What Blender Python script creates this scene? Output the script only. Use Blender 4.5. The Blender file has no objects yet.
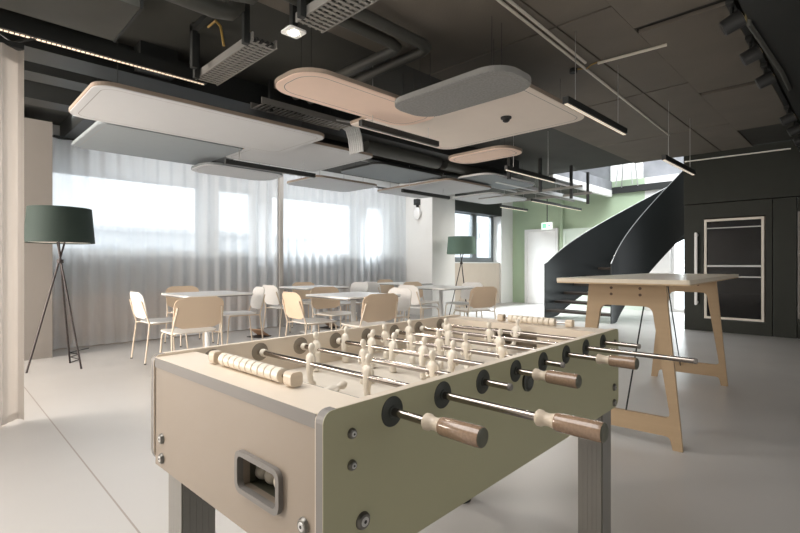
import bpy, bmesh, math, random
from mathutils import Vector, Matrix
PI = math.pi
random.seed(7)
SC = bpy.context.scene
COL = SC.collection

# ------------------------------------------------------------------ camera
cam = bpy.data.cameras.new('camera')
cam.sensor_width = 36.0
cam.lens = 472.2 / 800 * 36.0
cam.shift_y = -1.43 / 800
cam.clip_start = 0.02
camo = bpy.data.objects.new('camera', cam)
camo.location = (0, 0, 1.10)
camo.rotation_euler = (PI / 2, 0, PI / 4)
COL.objects.link(camo)
SC.camera = camo

# ------------------------------------------------------------------ world, daylight, exposure
SC.view_settings.view_transform = 'Standard'
SC.view_settings.look = 'None'
SC.view_settings.gamma = 1.0
SC.view_settings.use_curve_mapping = False
SC.view_settings.exposure = 0.5
SC.cycles.use_denoising = True
SC.cycles.max_bounces = 10
SC.cycles.diffuse_bounces = 6
SC.cycles.transparent_max_bounces = 16
SC.cycles.sample_clamp_indirect = 8.0
world = bpy.data.worlds.new('overcast_sky')
SC.world = world
world.use_nodes = True
bg = world.node_tree.nodes['Background']
bg.inputs['Color'].default_value = (0.93, 0.97, 1.0, 1)
bg.inputs['Strength'].default_value = 1.75


def area_light(name, loc, rot, sx, sy, power, color, portal=False):
    l = bpy.data.lights.new(name, 'AREA')
    l.shape = 'RECTANGLE'
    l.size, l.size_y = sx, sy
    l.energy = power
    l.color = color
    if portal:
        l.cycles.is_portal = True
    o = bpy.data.objects.new(name, l)
    o.location = loc
    o.rotation_euler = rot
    COL.objects.link(o)
    return o




def spot(name, loc, target, power, color, angle=70, blend=.6, size=.04):
    l = bpy.data.lights.new(name, 'SPOT')
    l.energy = power
    l.color = color
    l.spot_size = math.radians(angle)
    l.spot_blend = blend
    l.shadow_soft_size = size
    o = bpy.data.objects.new(name, l)
    o.location = loc
    d = Vector(target) - Vector(loc)
    o.rotation_euler = d.to_track_quat('-Z', 'Y').to_euler()
    COL.objects.link(o)
    return o


# windows in the walls behind and beside the camera let the day in
area_light('daylight_fill', (-6.1, -3.28, 1.55), (PI / 2, 0, 0), 2.4, 2.1, 330, (1.0, .89, .79))
area_light('daylight_fill', (-7.62, -1.4, 1.55), (0, -PI / 2, 0), 1.9, 2.6, 260, (1.0, .95, .90))
# added fill from above, no fixture, over the camera's end of the room
area_light('ceiling_fill', (-2.0, -.3, 2.93), (0, 0, 0), 2.4, 2.2, 72, (1.0, .975, .95))
area_light('daylight_fill', (3.1, 2.4, 1.6), (0, PI / 2, 0), 2.0, 4.0, 22, (1.0, 1.0, 1.0))  # neutral fill added at the closed right-hand wall
# unseen lamp added above the far window to brighten the far zone
area_light('far_zone_fill', (-10.2, 10.5, 4.4), (0, -math.radians(48), 0), 2.2, 3.0, 1700, (.93, .97, 1.0))
# daylight at the rear glazing behind the stairs
area_light('daylight_fill', (-2.5, 13.1, 1.3), (-PI / 2, 0, 0), 1.7, 2.3, 70, (.95, 1.0, .98))
# added unseen strip lamp above the panels, grazing down the curtain
area_light('curtain_fill', (-6.9, 4.35, 2.93), (0, math.radians(14), 0), .06, 6.3, 25, (.97, .99, 1.0))
# skylight over the stairwell on the floor above
area_light('skylight', (-2.6, 10.8, 6.3), (0, 0, 0), 3.4, 3.0, 330, (.95, .98, 1.0))

# ------------------------------------------------------------------ materials


def mat(name, color, rough=.5, metal=0.0, vary=.04, scale=6.0, bump=0.0, bscale=60.0, spec=.5, coat=0.0):
    m = bpy.data.materials.new(name)
    m.use_nodes = True
    nt = m.node_tree
    p = nt.nodes['Principled BSDF']
    p.inputs['Roughness'].default_value = rough
    p.inputs['Metallic'].default_value = metal
    p.inputs['Specular IOR Level'].default_value = spec
    p.inputs['Coat Weight'].default_value = coat
    tc = nt.nodes.new('ShaderNodeTexCoord')
    nz = nt.nodes.new('ShaderNodeTexNoise')
    nz.inputs['Scale'].default_value = scale
    nz.inputs['Detail'].default_value = 4
    nt.links.new(tc.outputs['Object'], nz.inputs['Vector'])
    mx = nt.nodes.new('ShaderNodeMix')
    mx.data_type = 'RGBA'
    mx.inputs['A'].default_value = (*[max(0, c * (1 - vary)) for c in color], 1)
    mx.inputs['B'].default_value = (*[min(1, c * (1 + vary)) for c in color], 1)
    nt.links.new(nz.outputs['Fac'], mx.inputs['Factor'])
    nt.links.new(mx.outputs['Result'], p.inputs['Base Color'])
    if bump > 0:
        n2 = nt.nodes.new('ShaderNodeTexNoise')
        n2.inputs['Scale'].default_value = bscale
        n2.inputs['Detail'].default_value = 3
        nt.links.new(tc.outputs['Object'], n2.inputs['Vector'])
        bp = nt.nodes.new('ShaderNodeBump')
        bp.inputs['Strength'].default_value = bump
        bp.inputs['Distance'].default_value = .01
        nt.links.new(n2.outputs['Fac'], bp.inputs['Height'])
        nt.links.new(bp.outputs['Normal'], p.inputs['Normal'])
    return m


def grain(name, color, rough=.5, along='X', vary=.12, scale=3.0, spec=.4, coat=0.0):
    """wood: noise stretched along one axis"""
    m = mat(name, color, rough, vary=vary, spec=spec, coat=coat)
    nt = m.node_tree
    nz = [n for n in nt.nodes if n.type == 'TEX_NOISE'][0]
    tc = [n for n in nt.nodes if n.type == 'TEX_COORD'][0]
    mp = nt.nodes.new('ShaderNodeMapping')
    s = {'X': (1, 14, 14), 'Y': (14, 1, 14), 'Z': (14, 14, 1)}[along]
    mp.inputs['Scale'].default_value = s
    nt.links.new(tc.outputs['Object'], mp.inputs['Vector'])
    nt.links.new(mp.outputs['Vector'], nz.inputs['Vector'])
    nz.inputs['Scale'].default_value = scale
    nz.inputs['Detail'].default_value = 6
    return m


def emis(name, color, strength):
    m = bpy.data.materials.new(name)
    m.use_nodes = True
    nt = m.node_tree
    p = nt.nodes['Principled BSDF']
    p.inputs['Base Color'].default_value = (*color, 1)
    p.inputs['Emission Color'].default_value = (*color, 1)
    p.inputs['Emission Strength'].default_value = strength
    return m


def glass(name, tint, gloss=.08, rough=.02):
    m = bpy.data.materials.new(name)
    m.use_nodes = True
    nt = m.node_tree
    nt.nodes.remove(nt.nodes['Principled BSDF'])
    out = nt.nodes['Material Output']
    tr = nt.nodes.new('ShaderNodeBsdfTransparent')
    tr.inputs['Color'].default_value = (*tint, 1)
    gl = nt.nodes.new('ShaderNodeBsdfGlossy')
    gl.inputs['Roughness'].default_value = rough
    lw = nt.nodes.new('ShaderNodeLayerWeight')
    lw.inputs['Blend'].default_value = .5
    pw = nt.nodes.new('ShaderNodeMath')
    pw.operation = 'POWER'
    pw.inputs[1].default_value = 4.0
    nt.links.new(lw.outputs['Facing'], pw.inputs[0])
    ad = nt.nodes.new('ShaderNodeMath')
    ad.operation = 'MULTIPLY_ADD'
    ad.use_clamp = True
    ad.inputs[1].default_value = .6
    ad.inputs[2].default_value = gloss
    nt.links.new(pw.outputs[0], ad.inputs[0])
    mx = nt.nodes.new('ShaderNodeMixShader')
    nt.links.new(ad.outputs[0], mx.inputs['Fac'])
    nt.links.new(tr.outputs[0], mx.inputs[1])
    nt.links.new(gl.outputs[0], mx.inputs[2])
    nt.links.new(mx.outputs[0], out.inputs['Surface'])
    return m


def sheer(name, color, see, transl):
    m = bpy.data.materials.new(name)
    m.use_nodes = True
    nt = m.node_tree
    nt.nodes.remove(nt.nodes['Principled BSDF'])
    out = nt.nodes['Material Output']
    tr = nt.nodes.new('ShaderNodeBsdfTransparent')
    df = nt.nodes.new('ShaderNodeBsdfDiffuse')
    tl = nt.nodes.new('ShaderNodeBsdfTranslucent')
    tc = nt.nodes.new('ShaderNodeTexCoord')
    nz = nt.nodes.new('ShaderNodeTexNoise')
    mp = nt.nodes.new('ShaderNodeMapping')
    mp.inputs['Scale'].default_value = (400, 400, 40)
    nt.links.new(tc.outputs['Object'], mp.inputs['Vector'])
    nt.links.new(mp.outputs['Vector'], nz.inputs['Vector'])
    rp = nt.nodes.new('ShaderNodeMix')
    rp.data_type = 'RGBA'
    rp.inputs['A'].default_value = (*[c * .95 for c in color], 1)
    rp.inputs['B'].default_value = (*color, 1)
    nt.links.new(nz.outputs['Fac'], rp.inputs['Factor'])
    for n in (df, tl):
        nt.links.new(rp.outputs['Result'], n.inputs['Color'])
    m1 = nt.nodes.new('ShaderNodeMixShader')
    m1.inputs['Fac'].default_value = transl
    nt.links.new(df.outputs[0], m1.inputs[1])
    nt.links.new(tl.outputs[0], m1.inputs[2])
    m2 = nt.nodes.new('ShaderNodeMixShader')
    m2.inputs['Fac'].default_value = see
    nt.links.new(m1.outputs[0], m2.inputs[1])
    nt.links.new(tr.outputs[0], m2.inputs[2])
    nt.links.new(m2.outputs[0], out.inputs['Surface'])
    return m


M = {}
M['wall_white'] = mat('white_plaster', (.80, .795, .775), .85, vary=.02, bump=.05)
M['post'] = mat('greige_post', (.46, .43, .40), .7)
M['pillar'] = mat('shaded_pillar_paint', (.27, .25, .23), .85, vary=.02)  # darker base colour carries the white pillar's shade
M['wall_green'] = mat('sage_green_paint', (.44, .55, .39), .8, vary=.03)
M['wall_mint'] = mat('pale_mint_panel', (.66, .76, .68), .5, vary=.03)
M['wall_black'] = mat('black_wall_panel', (.026, .029, .023), .6, vary=.12, spec=.3)
M['concrete'] = mat('pale_concrete', (.22, .225, .24), .85, vary=.4, scale=3)
M['ceiling'] = mat('black_ceiling_paint', (.048, .048, .041), .75, vary=.2, scale=2.5)
M['ceil_board'] = mat('dark_ceiling_board', (.165, .145, .120), .8, vary=.14, scale=3.0, bump=.2)
M['black'] = mat('black_metal', (.022, .024, .023), .45, vary=.15)
M['blacksoft'] = mat('black_plastic', (.018, .018, .018), .6)
M['duct'] = mat('dark_painted_duct', (.060, .060, .052), .5, vary=.15)
M['tray'] = mat('galvanised_tray', (.27, .26, .24), .5, metal=.2, vary=.1)
M['cable_grey'] = mat('grey_cable', (.55, .56, .56), .6)
M['pan_white'] = mat('white_acoustic_felt', (.485, .495, .505), .95, vary=.02, bump=.1, bscale=200)
M['pan_grey'] = mat('light_grey_acoustic_felt', (.25, .28, .295), .95, vary=.03, bump=.1, bscale=200)
M['pan_pink'] = mat('salmon_acoustic_felt', (.88, .68, .565), .95, vary=.04, bump=.1, bscale=200)
M['pan_cream'] = mat('cream_acoustic_felt', (.80, .715, .64), .95, vary=.03, bump=.1, bscale=200)
M['pan_dark'] = mat('mottled_grey_felt', (.27, .27, .265), .95, vary=.35, scale=55, bump=.1, bscale=200)
M['pan_edge'] = mat('felt_edge', (.30, .24, .19), .9)
M['conduit'] = mat('white_conduit', (.70, .66, .58), .4)
M['led'] = emis('led_strip', (1.0, .80, .60), .55)
M['led_soft'] = emis('luminaire_diffuser', (1.0, .86, .70), .32)
M['lamp_hot'] = emis('spot_lamp', (1.0, .93, .78), 60)
M['spot_lens'] = emis('spot_lens', (1.0, .75, .35), .6)
M['spot_body'] = mat('black_spot_body', (.035, .036, .036), .4, vary=.05)
M['white'] = mat('white_plastic', (.87, .87, .86), .4)
M['alu'] = mat('satin_aluminium', (.55, .55, .54), .35, metal=.9)
M['chrome'] = mat('chrome', (.36, .32, .29), .15, metal=1.0, vary=.01)
M['steel_d'] = mat('dark_steel', (.20, .19, .17), .35, metal=.8)
M['frame_dark'] = mat('anthracite_frame', (.13, .145, .15), .5)
M['frame_white'] = mat('white_frame', (.75, .75, .74), .5)
M['glass'] = glass('window_glass', (.97, .99, 1.0), .02)
M['glass_dark'] = glass('dark_door_glass', (.05, .065, .11), .03)
M['sheer'] = sheer('sheer_curtain_fabric', (.945, .97, .995), .28, .36)
M['curtain'] = sheer('white_curtain_fabric', (.68, .63, .58), .0, .12)
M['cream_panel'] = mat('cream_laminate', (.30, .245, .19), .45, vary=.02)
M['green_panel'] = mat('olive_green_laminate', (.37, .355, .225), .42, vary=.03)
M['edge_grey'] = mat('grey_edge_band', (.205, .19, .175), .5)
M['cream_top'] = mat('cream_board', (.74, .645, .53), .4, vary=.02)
M['field'] = grain('pale_wood_field', (.76, .70, .61), .35, 'X', vary=.05)
M['player'] = mat('cream_player', (.78, .715, .61), .35, vary=.02)
M['player2'] = mat('beige_player', (.55, .44, .31), .4, vary=.02)
M['bead'] = mat('cream_bead', (.76, .69, .58), .4, vary=.02)
M['wood_handle'] = grain('stained_handle_wood', (.29, .195, .13), .2, 'X', vary=.3, scale=14, coat=.6)
M['wood_light'] = grain('beech_handle_wood', (.66, .56, .44), .35, 'X', vary=.1, scale=9)
M['disc'] = mat('dark_bearing_disc', (.030, .034, .027), .5)
M['disc_in'] = mat('grey_bearing_disc', (.26, .22, .17), .5)
M['leg_alu'] = mat('grey_leg_profile', (.25, .24, .22), .45, metal=.25)
M['leg_dark'] = mat('leg_profile_face', (.085, .085, .06), .5)
M['ply'] = grain('plywood_face', (.38, .275, .168), .5, 'X', vary=.08)
M['ply_edge'] = mat('plywood_edge', (.50, .37, .23), .6, vary=.2, scale=30)
M['ply_top'] = grain('pale_plywood_top', (.66, .59, .48), .28, 'Y', vary=.06)
M['lamp_green'] = mat('dark_green_shade', (.018, .034, .028), .8, vary=.08, bump=.1, bscale=300)
M['lamp_green2'] = mat('mid_green_shade', (.12, .19, .15), .8, vary=.08, bump=.1, bscale=300)
M['shade_in'] = mat('pale_shade_lining', (.75, .72, .66), .7)
M['lamp_leg'] = mat('dark_bronze_rod', (.030, .022, .022), .4, metal=.3)
M['chair_beige'] = mat('beige_chair_shell', (.68, .53, .385), .45, vary=.02)
M['chair_white'] = mat('white_chair_shell', (.82, .80, .77), .45, vary=.02)
M['chair_leg'] = mat('beige_chair_tube', (.70, .60, .48), .4, vary=.02)
M['chair_seat'] = mat('pale_chair_seat', (.80, .75, .68), .4, vary=.02)
M['table_top'] = mat('white_table_top', (.90, .89, .87), .3, vary=.02)
M['table_edge'] = mat('dark_table_edge', (.24, .24, .24), .5)
M['stair'] = mat('black_stair_steel', (.010, .0125, .0125), .42, vary=.18, scale=2.0, spec=.28)
M['stair_rail'] = mat('pale_steel_edge', (.36, .37, .37), .35, metal=.5)
M['tread'] = mat('dark_stair_tread', (.055, .045, .038), .5)
M['cable_yellow'] = mat('yellow_cable', (.33, .21, .05), .5)
M['bolt_brown'] = mat('brown_bolt', (.09, .05, .03), .5)
M['box_brown'] = mat('brown_floor_box_lid', (.42, .26, .16), .5)
M['sign_green'] = emis('sign_green', (.20, .62, .36), .7)
M['sign_white'] = emis('sign_white', (.80, 1.0, .88), .9)
M['bld'] = mat('pale_facade', (.78, .80, .82), .9, vary=.04)
M['bld_win'] = mat('facade_window', (.45, .50, .55), .3)
M['ground'] = mat('asphalt', (.24, .26, .29), .95)
M['sill'] = mat('beige_sill_wall', (.60, .52, .44), .8)
M['bench'] = mat('tan_wall_cladding', (.44, .28, .17), .8)
M['shade_strip'] = mat('slate_shade_strip', (.10, .125, .145), .7)
M['inside'] = mat('brown_interior', (.20, .14, .10), .6)


def floor_mat():
    m = mat('poured_resin_floor', (.50, .485, .468), .34, vary=.05, scale=1.1, spec=.5)
    nt = m.node_tree
    p = nt.nodes['Principled BSDF']
    src = p.inputs['Base Color'].links[0].from_socket
    tc = [n for n in nt.nodes if n.type == 'TEX_COORD'][0]
    sx = nt.nodes.new('ShaderNodeSeparateXYZ')
    nt.links.new(tc.outputs['Object'], sx.inputs[0])
    s = nt.nodes.new('ShaderNodeMath'); s.operation = 'SUBTRACT'; s.inputs[1].default_value = .615
    nt.links.new(sx.outputs['Y'], s.inputs[0])
    ab = nt.nodes.new('ShaderNodeMath'); ab.operation = 'ABSOLUTE'
    nt.links.new(s.outputs[0], ab.inputs[0])
    lt = nt.nodes.new('ShaderNodeMath'); lt.operation = 'LESS_THAN'; lt.inputs[1].default_value = .004
    nt.links.new(ab.outputs[0], lt.inputs[0])
    mx = nt.nodes.new('ShaderNodeMix'); mx.data_type = 'RGBA'
    mx.inputs['B'].default_value = (.30, .26, .23, 1)
    nt.links.new(src, mx.inputs['A'])
    nt.links.new(lt.outputs[0], mx.inputs['Factor'])
    nt.links.new(mx.outputs['Result'], p.inputs['Base Color'])
    n2 = nt.nodes.new('ShaderNodeTexNoise'); n2.inputs['Scale'].default_value = 2.3; n2.inputs['Detail'].default_value = 5
    nt.links.new(tc.outputs['Object'], n2.inputs['Vector'])
    mr = nt.nodes.new('ShaderNodeMapRange')
    mr.inputs['To Min'].default_value = .27; mr.inputs['To Max'].default_value = .42
    nt.links.new(n2.outputs['Fac'], mr.inputs['Value'])
    nt.links.new(mr.outputs['Result'], p.inputs['Roughness'])
    return m


M['floor'] = floor_mat()

# ------------------------------------------------------------------ mesh helpers


class MB:
    def __init__(self):
        self.bm = bmesh.new()

    def box(self, x0, x1, y0, y1, z0, z1, bevel=0.0, mi=0):
        g = bmesh.ops.create_cube(self.bm, size=1.0)
        vs = g['verts']
        for v in vs:
            v.co = Vector((x0 + (v.co.x + .5) * (x1 - x0), y0 + (v.co.y + .5) * (y1 - y0), z0 + (v.co.z + .5) * (z1 - z0)))
        if bevel > 0:
            es = list({e for v in vs for e in v.link_edges})
            bmesh.ops.bevel(self.bm, geom=es, offset=bevel, segments=2, affect='EDGES', profile=.5)
        return self

    def cyl(self, p0, p1, r0, r1=None, seg=12, caps=True):
        r1 = r0 if r1 is None else r1
        p0, p1 = Vector(p0), Vector(p1)
        d = (p1 - p0)
        q = d.to_track_quat('Z', 'Y')
        a, b = [], []
        for i in range(seg):
            t = 2 * PI * i / seg
            o = Vector((math.cos(t), math.sin(t), 0))
            a.append(self.bm.verts.new(p0 + q @ (o * r0)))
            b.append(self.bm.verts.new(p1 + q @ (o * r1)))
        for i in range(seg):
            j = (i + 1) % seg
            self.bm.faces.new((a[i], a[j], b[j], b[i]))
        if caps:
            self.bm.faces.new(a[::-1])
            self.bm.faces.new(b)
        return self

    def lathe(self, p0, axis, prof, seg=16):
        """prof: list of (distance along axis, radius)"""
        p0 = Vector(p0)
        q = Vector(axis).normalized().to_track_quat('Z', 'Y')
        rings = []
        for h, r in prof:
            rings.append([self.bm.verts.new(p0 + q @ Vector((math.cos(2 * PI * i / seg) * r, math.sin(2 * PI * i / seg) * r, h))) for i in range(seg)])
        for k in range(len(rings) - 1):
            for i in range(seg):
                j = (i + 1) % seg
                self.bm.faces.new((rings[k][i], rings[k][j], rings[k + 1][j], rings[k + 1][i]))
        self.bm.faces.new(rings[0][::-1])
        self.bm.faces.new(rings[-1])
        return self

    def tube(self, pts, r, seg=10):
        pts = [Vector(p) for p in pts]
        rings = []
        up = Vector((0, 0, 1))
        prev = None
        for i, p in enumerate(pts):
            if i == 0:
                d = pts[1] - p
            elif i == len(pts) - 1:
                d = p - pts[i - 1]
            else:
                d = (pts[i + 1] - p).normalized() + (p - pts[i - 1]).normalized()
            d.normalize()
            if prev is None:
                n = d.cross(up)
                if n.length < 1e-3:
                    n = d.cross(Vector((1, 0, 0)))
            else:
                n = prev - d * prev.dot(d)
            n.normalize()
            prev = n
            b = d.cross(n)
            rings.append([self.bm.verts.new(p + (n * math.cos(2 * PI * k / seg) + b * math.sin(2 * PI * k / seg)) * r) for k in range(seg)])
        for a, c in zip(rings, rings[1:]):
            for k in range(seg):
                j = (k + 1) % seg
                self.bm.faces.new((a[k], a[j], c[j], c[k]))
        self.bm.faces.new(rings[0][::-1])
        self.bm.faces.new(rings[-1])
        return self

    def prism(self, pts, t0, t1, fn):
        """outline pts (u,v) swept from t0 to t1; fn(u,v,t)->xyz"""
        a = [self.bm.verts.new(Vector(fn(u, v, t0))) for u, v in pts]
        b = [self.bm.verts.new(Vector(fn(u, v, t1))) for u, v in pts]
        n = len(pts)
        self.bm.faces.new(a[::-1])
        self.bm.faces.new(b)
        for i in range(n):
            j = (i + 1) % n
            self.bm.faces.new((a[i], a[j], b[j], b[i]))
        return self

    def sphere(self, c, r, sx=1, sy=1, sz=1, seg=14):
        g = bmesh.ops.create_uvsphere(self.bm, u_segments=seg, v_segments=max(6, seg // 2 + 2), radius=r)
        for v in g['verts']:
            v.co = Vector((c[0] + v.co.x * sx, c[1] + v.co.y * sy, c[2] + v.co.z * sz))
        return self

    def grid(self, fn, nu, nv, thick=0.0):
        """surface fn(u,v) u,v in 0..1; thick along normal fn2"""
        vs = [[self.bm.verts.new(Vector(fn(i / nu, j / nv))) for j in range(nv + 1)] for i in range(nu + 1)]
        for i in range(nu):
            for j in range(nv):
                self.bm.faces.new((vs[i][j], vs[i + 1][j], vs[i + 1][j + 1], vs[i][j + 1]))
        return self

    def loft(self, secs, seg=12):
        """secs: (cx,cy,z,rx,ry)"""
        rings = [[self.bm.verts.new(Vector((cx + rx * math.cos(2 * PI * k / seg), cy + ry * math.sin(2 * PI * k / seg), z))) for k in range(seg)] for cx, cy, z, rx, ry in secs]
        for a, c in zip(rings, rings[1:]):
            for k in range(seg):
                j = (k + 1) % seg
                self.bm.faces.new((a[k], a[j], c[j], c[k]))
        self.bm.faces.new(rings[0][::-1])
        self.bm.faces.new(rings[-1])
        return self

    def build(self, name, material, parent=None, smooth=False, bevel=0.0, solid=0.0):
        bmesh.ops.recalc_face_normals(self.bm, faces=self.bm.faces)
        me = bpy.data.meshes.new(name)
        self.bm.to_mesh(me)
        self.bm.free()
        for mm in (material if isinstance(material, (list, tuple)) else [material]):
            me.materials.append(mm)
        o = bpy.data.objects.new(name, me)
        COL.objects.link(o)
        if smooth:
            for f in me.polygons:
                f.use_smooth = True
            try:
                me.set_sharp_from_angle(angle=math.radians(38))
            except Exception:
                pass
        if solid > 0:
            md = o.modifiers.new('thickness', 'SOLIDIFY')
            md.thickness = solid
            md.offset = 0
        if bevel > 0:
            md = o.modifiers.new('bevel', 'BEVEL')
            md.width = bevel
            md.segments = 2
            md.limit_method = 'ANGLE'
        if parent is not None:
            o.parent = parent
        return o


def rrect(w, h, r, n=6, cx=0, cy=0):
    """rounded rectangle outline centred on cx,cy"""
    rs = r if isinstance(r, (list, tuple)) else [r] * 4
    pts = []
    for (sx, sy, a0), rr in zip(((1, 1, 0), (-1, 1, 90), (-1, -1, 180), (1, -1, 270)), rs):
        ccx, ccy = cx + sx * (w / 2 - rr), cy + sy * (h / 2 - rr)
        for i in range(n + 1):
            t = math.radians(a0 + 90 * i / n)
            pts.append((ccx + rr * math.cos(t), ccy + rr * math.sin(t)))
    return pts


def round_poly(pts, rad, n=5):
    """round the corners of a polygon; rad: one radius per corner"""
    out = []
    N = len(pts)
    for i, p in enumerate(pts):
        r = rad[i]
        p = Vector(p)
        if r <= 0:
            out.append(tuple(p)); continue
        a = (Vector(pts[i - 1]) - p).normalized()
        b = (Vector(pts[(i + 1) % N]) - p).normalized()
        ang = a.angle(b)
        t = r / math.tan(ang / 2)
        pa, pb = p + a * t, p + b * t
        for k in range(n + 1):
            s = k / n
            q = pa * (1 - s) ** 2 + p * 2 * s * (1 - s) + pb * s ** 2
            out.append(tuple(q))
    return out


def thing(name, label, cat, loc=(0, 0, 0), rz=0.0, group=None):
    o = bpy.data.objects.new(name, None)
    o.empty_display_size = .1
    COL.objects.link(o)
    o.location = loc
    o.rotation_euler = (0, 0, rz)
    o['label'] = label
    o['category'] = cat
    if group:
        o['group'] = group
    return o


def tag(o, label, cat, group=None):
    o['label'] = label
    o['category'] = cat
    if group:
        o['group'] = group
    return o


def struct(o):
    o['kind'] = 'structure'
    return o


def copy_tree(o, parent=None):
    c = o.copy()
    COL.objects.link(c)
    if parent is not None:
        c.parent = parent
    for ch in list(o.children):
        copy_tree(ch, c)
    return c


XY = lambda u, v, t: (u, v, t)
XZ = lambda u, v, t: (u, t, v)
YZ = lambda u, v, t: (t, u, v)

# ------------------------------------------------------------------ room shell
ZC = 2.97
struct(MB().box(-7.95, 3.3, -3.4, 12.5, -.12, 0).build('floor', M['floor']))
cb = MB()
cb.box(-7.95, 3.3, -3.4, 9.12, ZC, ZC + .25)
cb.box(-7.95, -4.68, 9.12, 12.3, ZC, ZC + .25)
cb.box(-.5, 3.3, 9.12, 12.3, ZC, ZC + .25)
ceil = struct(cb.build('ceiling', M['ceiling']))

# left wall with window openings
WX0, WX1 = -7.95, -7.70
wins = [(1.0, 3.17), (3.43, 4.12), (4.42, 6.41), (6.69, 7.32)]
wl = MB()
wl.box(WX0, WX1, -3.4, 9.0, 0, 1.27)
wl.box(WX0, WX1, -3.4, 9.0, 2.42, ZC)
ed = [-3.4] + [e for w in wins for e in w] + [9.0]
for i in range(0, len(ed), 2):
    wl.box(WX0, WX1, ed[i], ed[i + 1], 1.27, 2.42)
wl.box(WX0, WX1, 9.0, 12.5, 0, 1.18)
wl.box(WX0, WX1, 9.0, 12.5, 2.62, ZC)
wl.box(WX0, WX1, 9.0, 9.3, 1.18, 2.62)
wl.box(WX0, WX1, 11.68, 12.5, 1.18, 2.62)
struct(wl.build('wall_left', M['wall_white']))


def window(n, y0, y1, z0, z1, fm, mull=(), fw=.06):
    t = struct(bpy.data.objects.new('window_%d' % n, None))
    COL.objects.link(t)
    f = MB()
    f.box(-7.90, -7.82, y0, y0 + fw, z0, z1).box(-7.90, -7.82, y1 - fw, y1, z0, z1)
    f.box(-7.90, -7.82, y0 + fw, y1 - fw, z0, z0 + fw).box(-7.90, -7.82, y0 + fw, y1 - fw, z1 - fw, z1)
    for m in mull:
        f.box(-7.90, -7.82, m - fw * .8, m + fw * .8, z0 + fw, z1 - fw)
    f.build('window_frame', fm, t)
    MB().box(-7.865, -7.857, y0 + fw, y1 - fw, z0 + fw, z1 - fw).build('pane', M['glass'], t)
    MB().box(-7.72, -7.60, y0 - .02, y1 + .02, z0 - .03, z0).build('window_sill', M['frame_white'], t)
    return t


window(1, 1.0, 3.17, 1.27, 2.42, M['frame_white'])
window(2, 3.43, 4.12, 1.27, 2.42, M['frame_white'])
window(3, 4.42, 6.41, 1.27, 2.42, M['frame_white'])
window(4, 6.69, 7.32, 1.27, 2.42, M['frame_white'])
w5 = window(5, 9.3, 11.68, 1.18, 2.62, M['frame_dark'], (10.75,), .13)
MB().box(-7.78, -7.55, 9.25, 11.7, 2.50, 2.97).build('blind_box', M['black'], w5)
MB().cyl((-7.78, 10.93, 1.85), (-7.78, 10.93, 2.0), .012).build('window_handle', M['alu'], w5)

# far wall: green part, white part
struct(MB().box(-7.95, -3.9, 12.3, 12.5, 0, ZC + .25).build('wall_back', M['wall_green']))
wb = MB()
wb.box(-3.9, -3.35, 12.3, 12.5, 0, ZC + .25).box(-3.35, -.5, 12.3, 12.5, 2.45, ZC + .25).box(-1.6, -.5, 12.3, 12.5, 0, 2.45)
struct(wb.build('wall_rear', M['wall_white']))
w6 = struct(bpy.data.objects.new('window_6', None)); COL.objects.link(w6)
MB().box(-3.35, -3.27, 12.36, 12.44, 0, 2.45).box(-1.68, -1.6, 12.36, 12.44, 0, 2.45).box(-3.27, -1.68, 12.36, 12.44, 2.37, 2.45).box(-3.27, -1.68, 12.36, 12.44, 0, .08).box(-2.55, -2.47, 12.36, 12.44, .08, 2.37).build('window_frame', M['frame_white'], w6)
MB().box(-3.27, -1.68, 12.395, 12.405, .08, 2.37).build('pane', M['glass'], w6)
# white return pier left of the green wall, cream parapet below the far window
struct(MB().box(-7.70, -7.56, 11.68, 12.3, 0, ZC).build('trim_1', M['wall_white']))
struct(MB().box(-7.70, -7.62, 8.44, 11.68, 0, 1.17).build('trim_2', M['sill']))
struct(MB().box(-7.70, -7.66, -3.4, 7.66, .70, 1.22).build('trim_18', M['shade_strip']))  # dark strip added behind the sheer to darken its lower band
struct(MB().box(-7.70, -7.64, -3.4, 7.66, 0, .70).build('trim_3', M['bench']))

# white door and pale panel in the green wall
d1 = struct(bpy.data.objects.new('door_1', None)); COL.objects.link(d1)
MB().box(-7.12, -7.04, 12.22, 12.30, 0, 2.12).box(-6.18, -6.10, 12.22, 12.30, 0, 2.12).box(-7.04, -6.18, 12.22, 12.30, 2.04, 2.12).build('door_frame', M['frame_white'], d1)
MB().box(-7.04, -6.18, 12.25, 12.295, .005, 2.04).build('door_leaf', M['white'], d1)
MB().tube([(-6.27, 12.25, 1.05), (-6.27, 12.19, 1.05), (-6.40, 12.19, 1.05)], .01).build('door_handle', M['alu'], d1)
d2 = struct(bpy.data.objects.new('door_2', None)); COL.objects.link(d2)
MB().box(-5.95, -3.9, 12.24, 12.30, 0, 2.08).build('door_leaf', M['wall_mint'], d2)
MB().box(-5.95, -5.88, 12.22, 12.24, 0, 2.08).box(-4.95, -4.90, 12.22, 12.24, 0, 2.08).box(-5.88, -4.95, 12.22, 12.24, 2.02, 2.08).box(-4.90, -3.9, 12.22, 12.24, 2.02, 2.08).build('door_frame', M['wall_mint'], d2)
tag(MB().cyl((-6.0, 12.24, 0), (-6.0, 12.24, 2.97), .05, seg=14).build('riser_pipe', M['wall_green'], smooth=True),
    'green painted vertical pipe against the green wall beside the white door', 'pipe')

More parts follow.
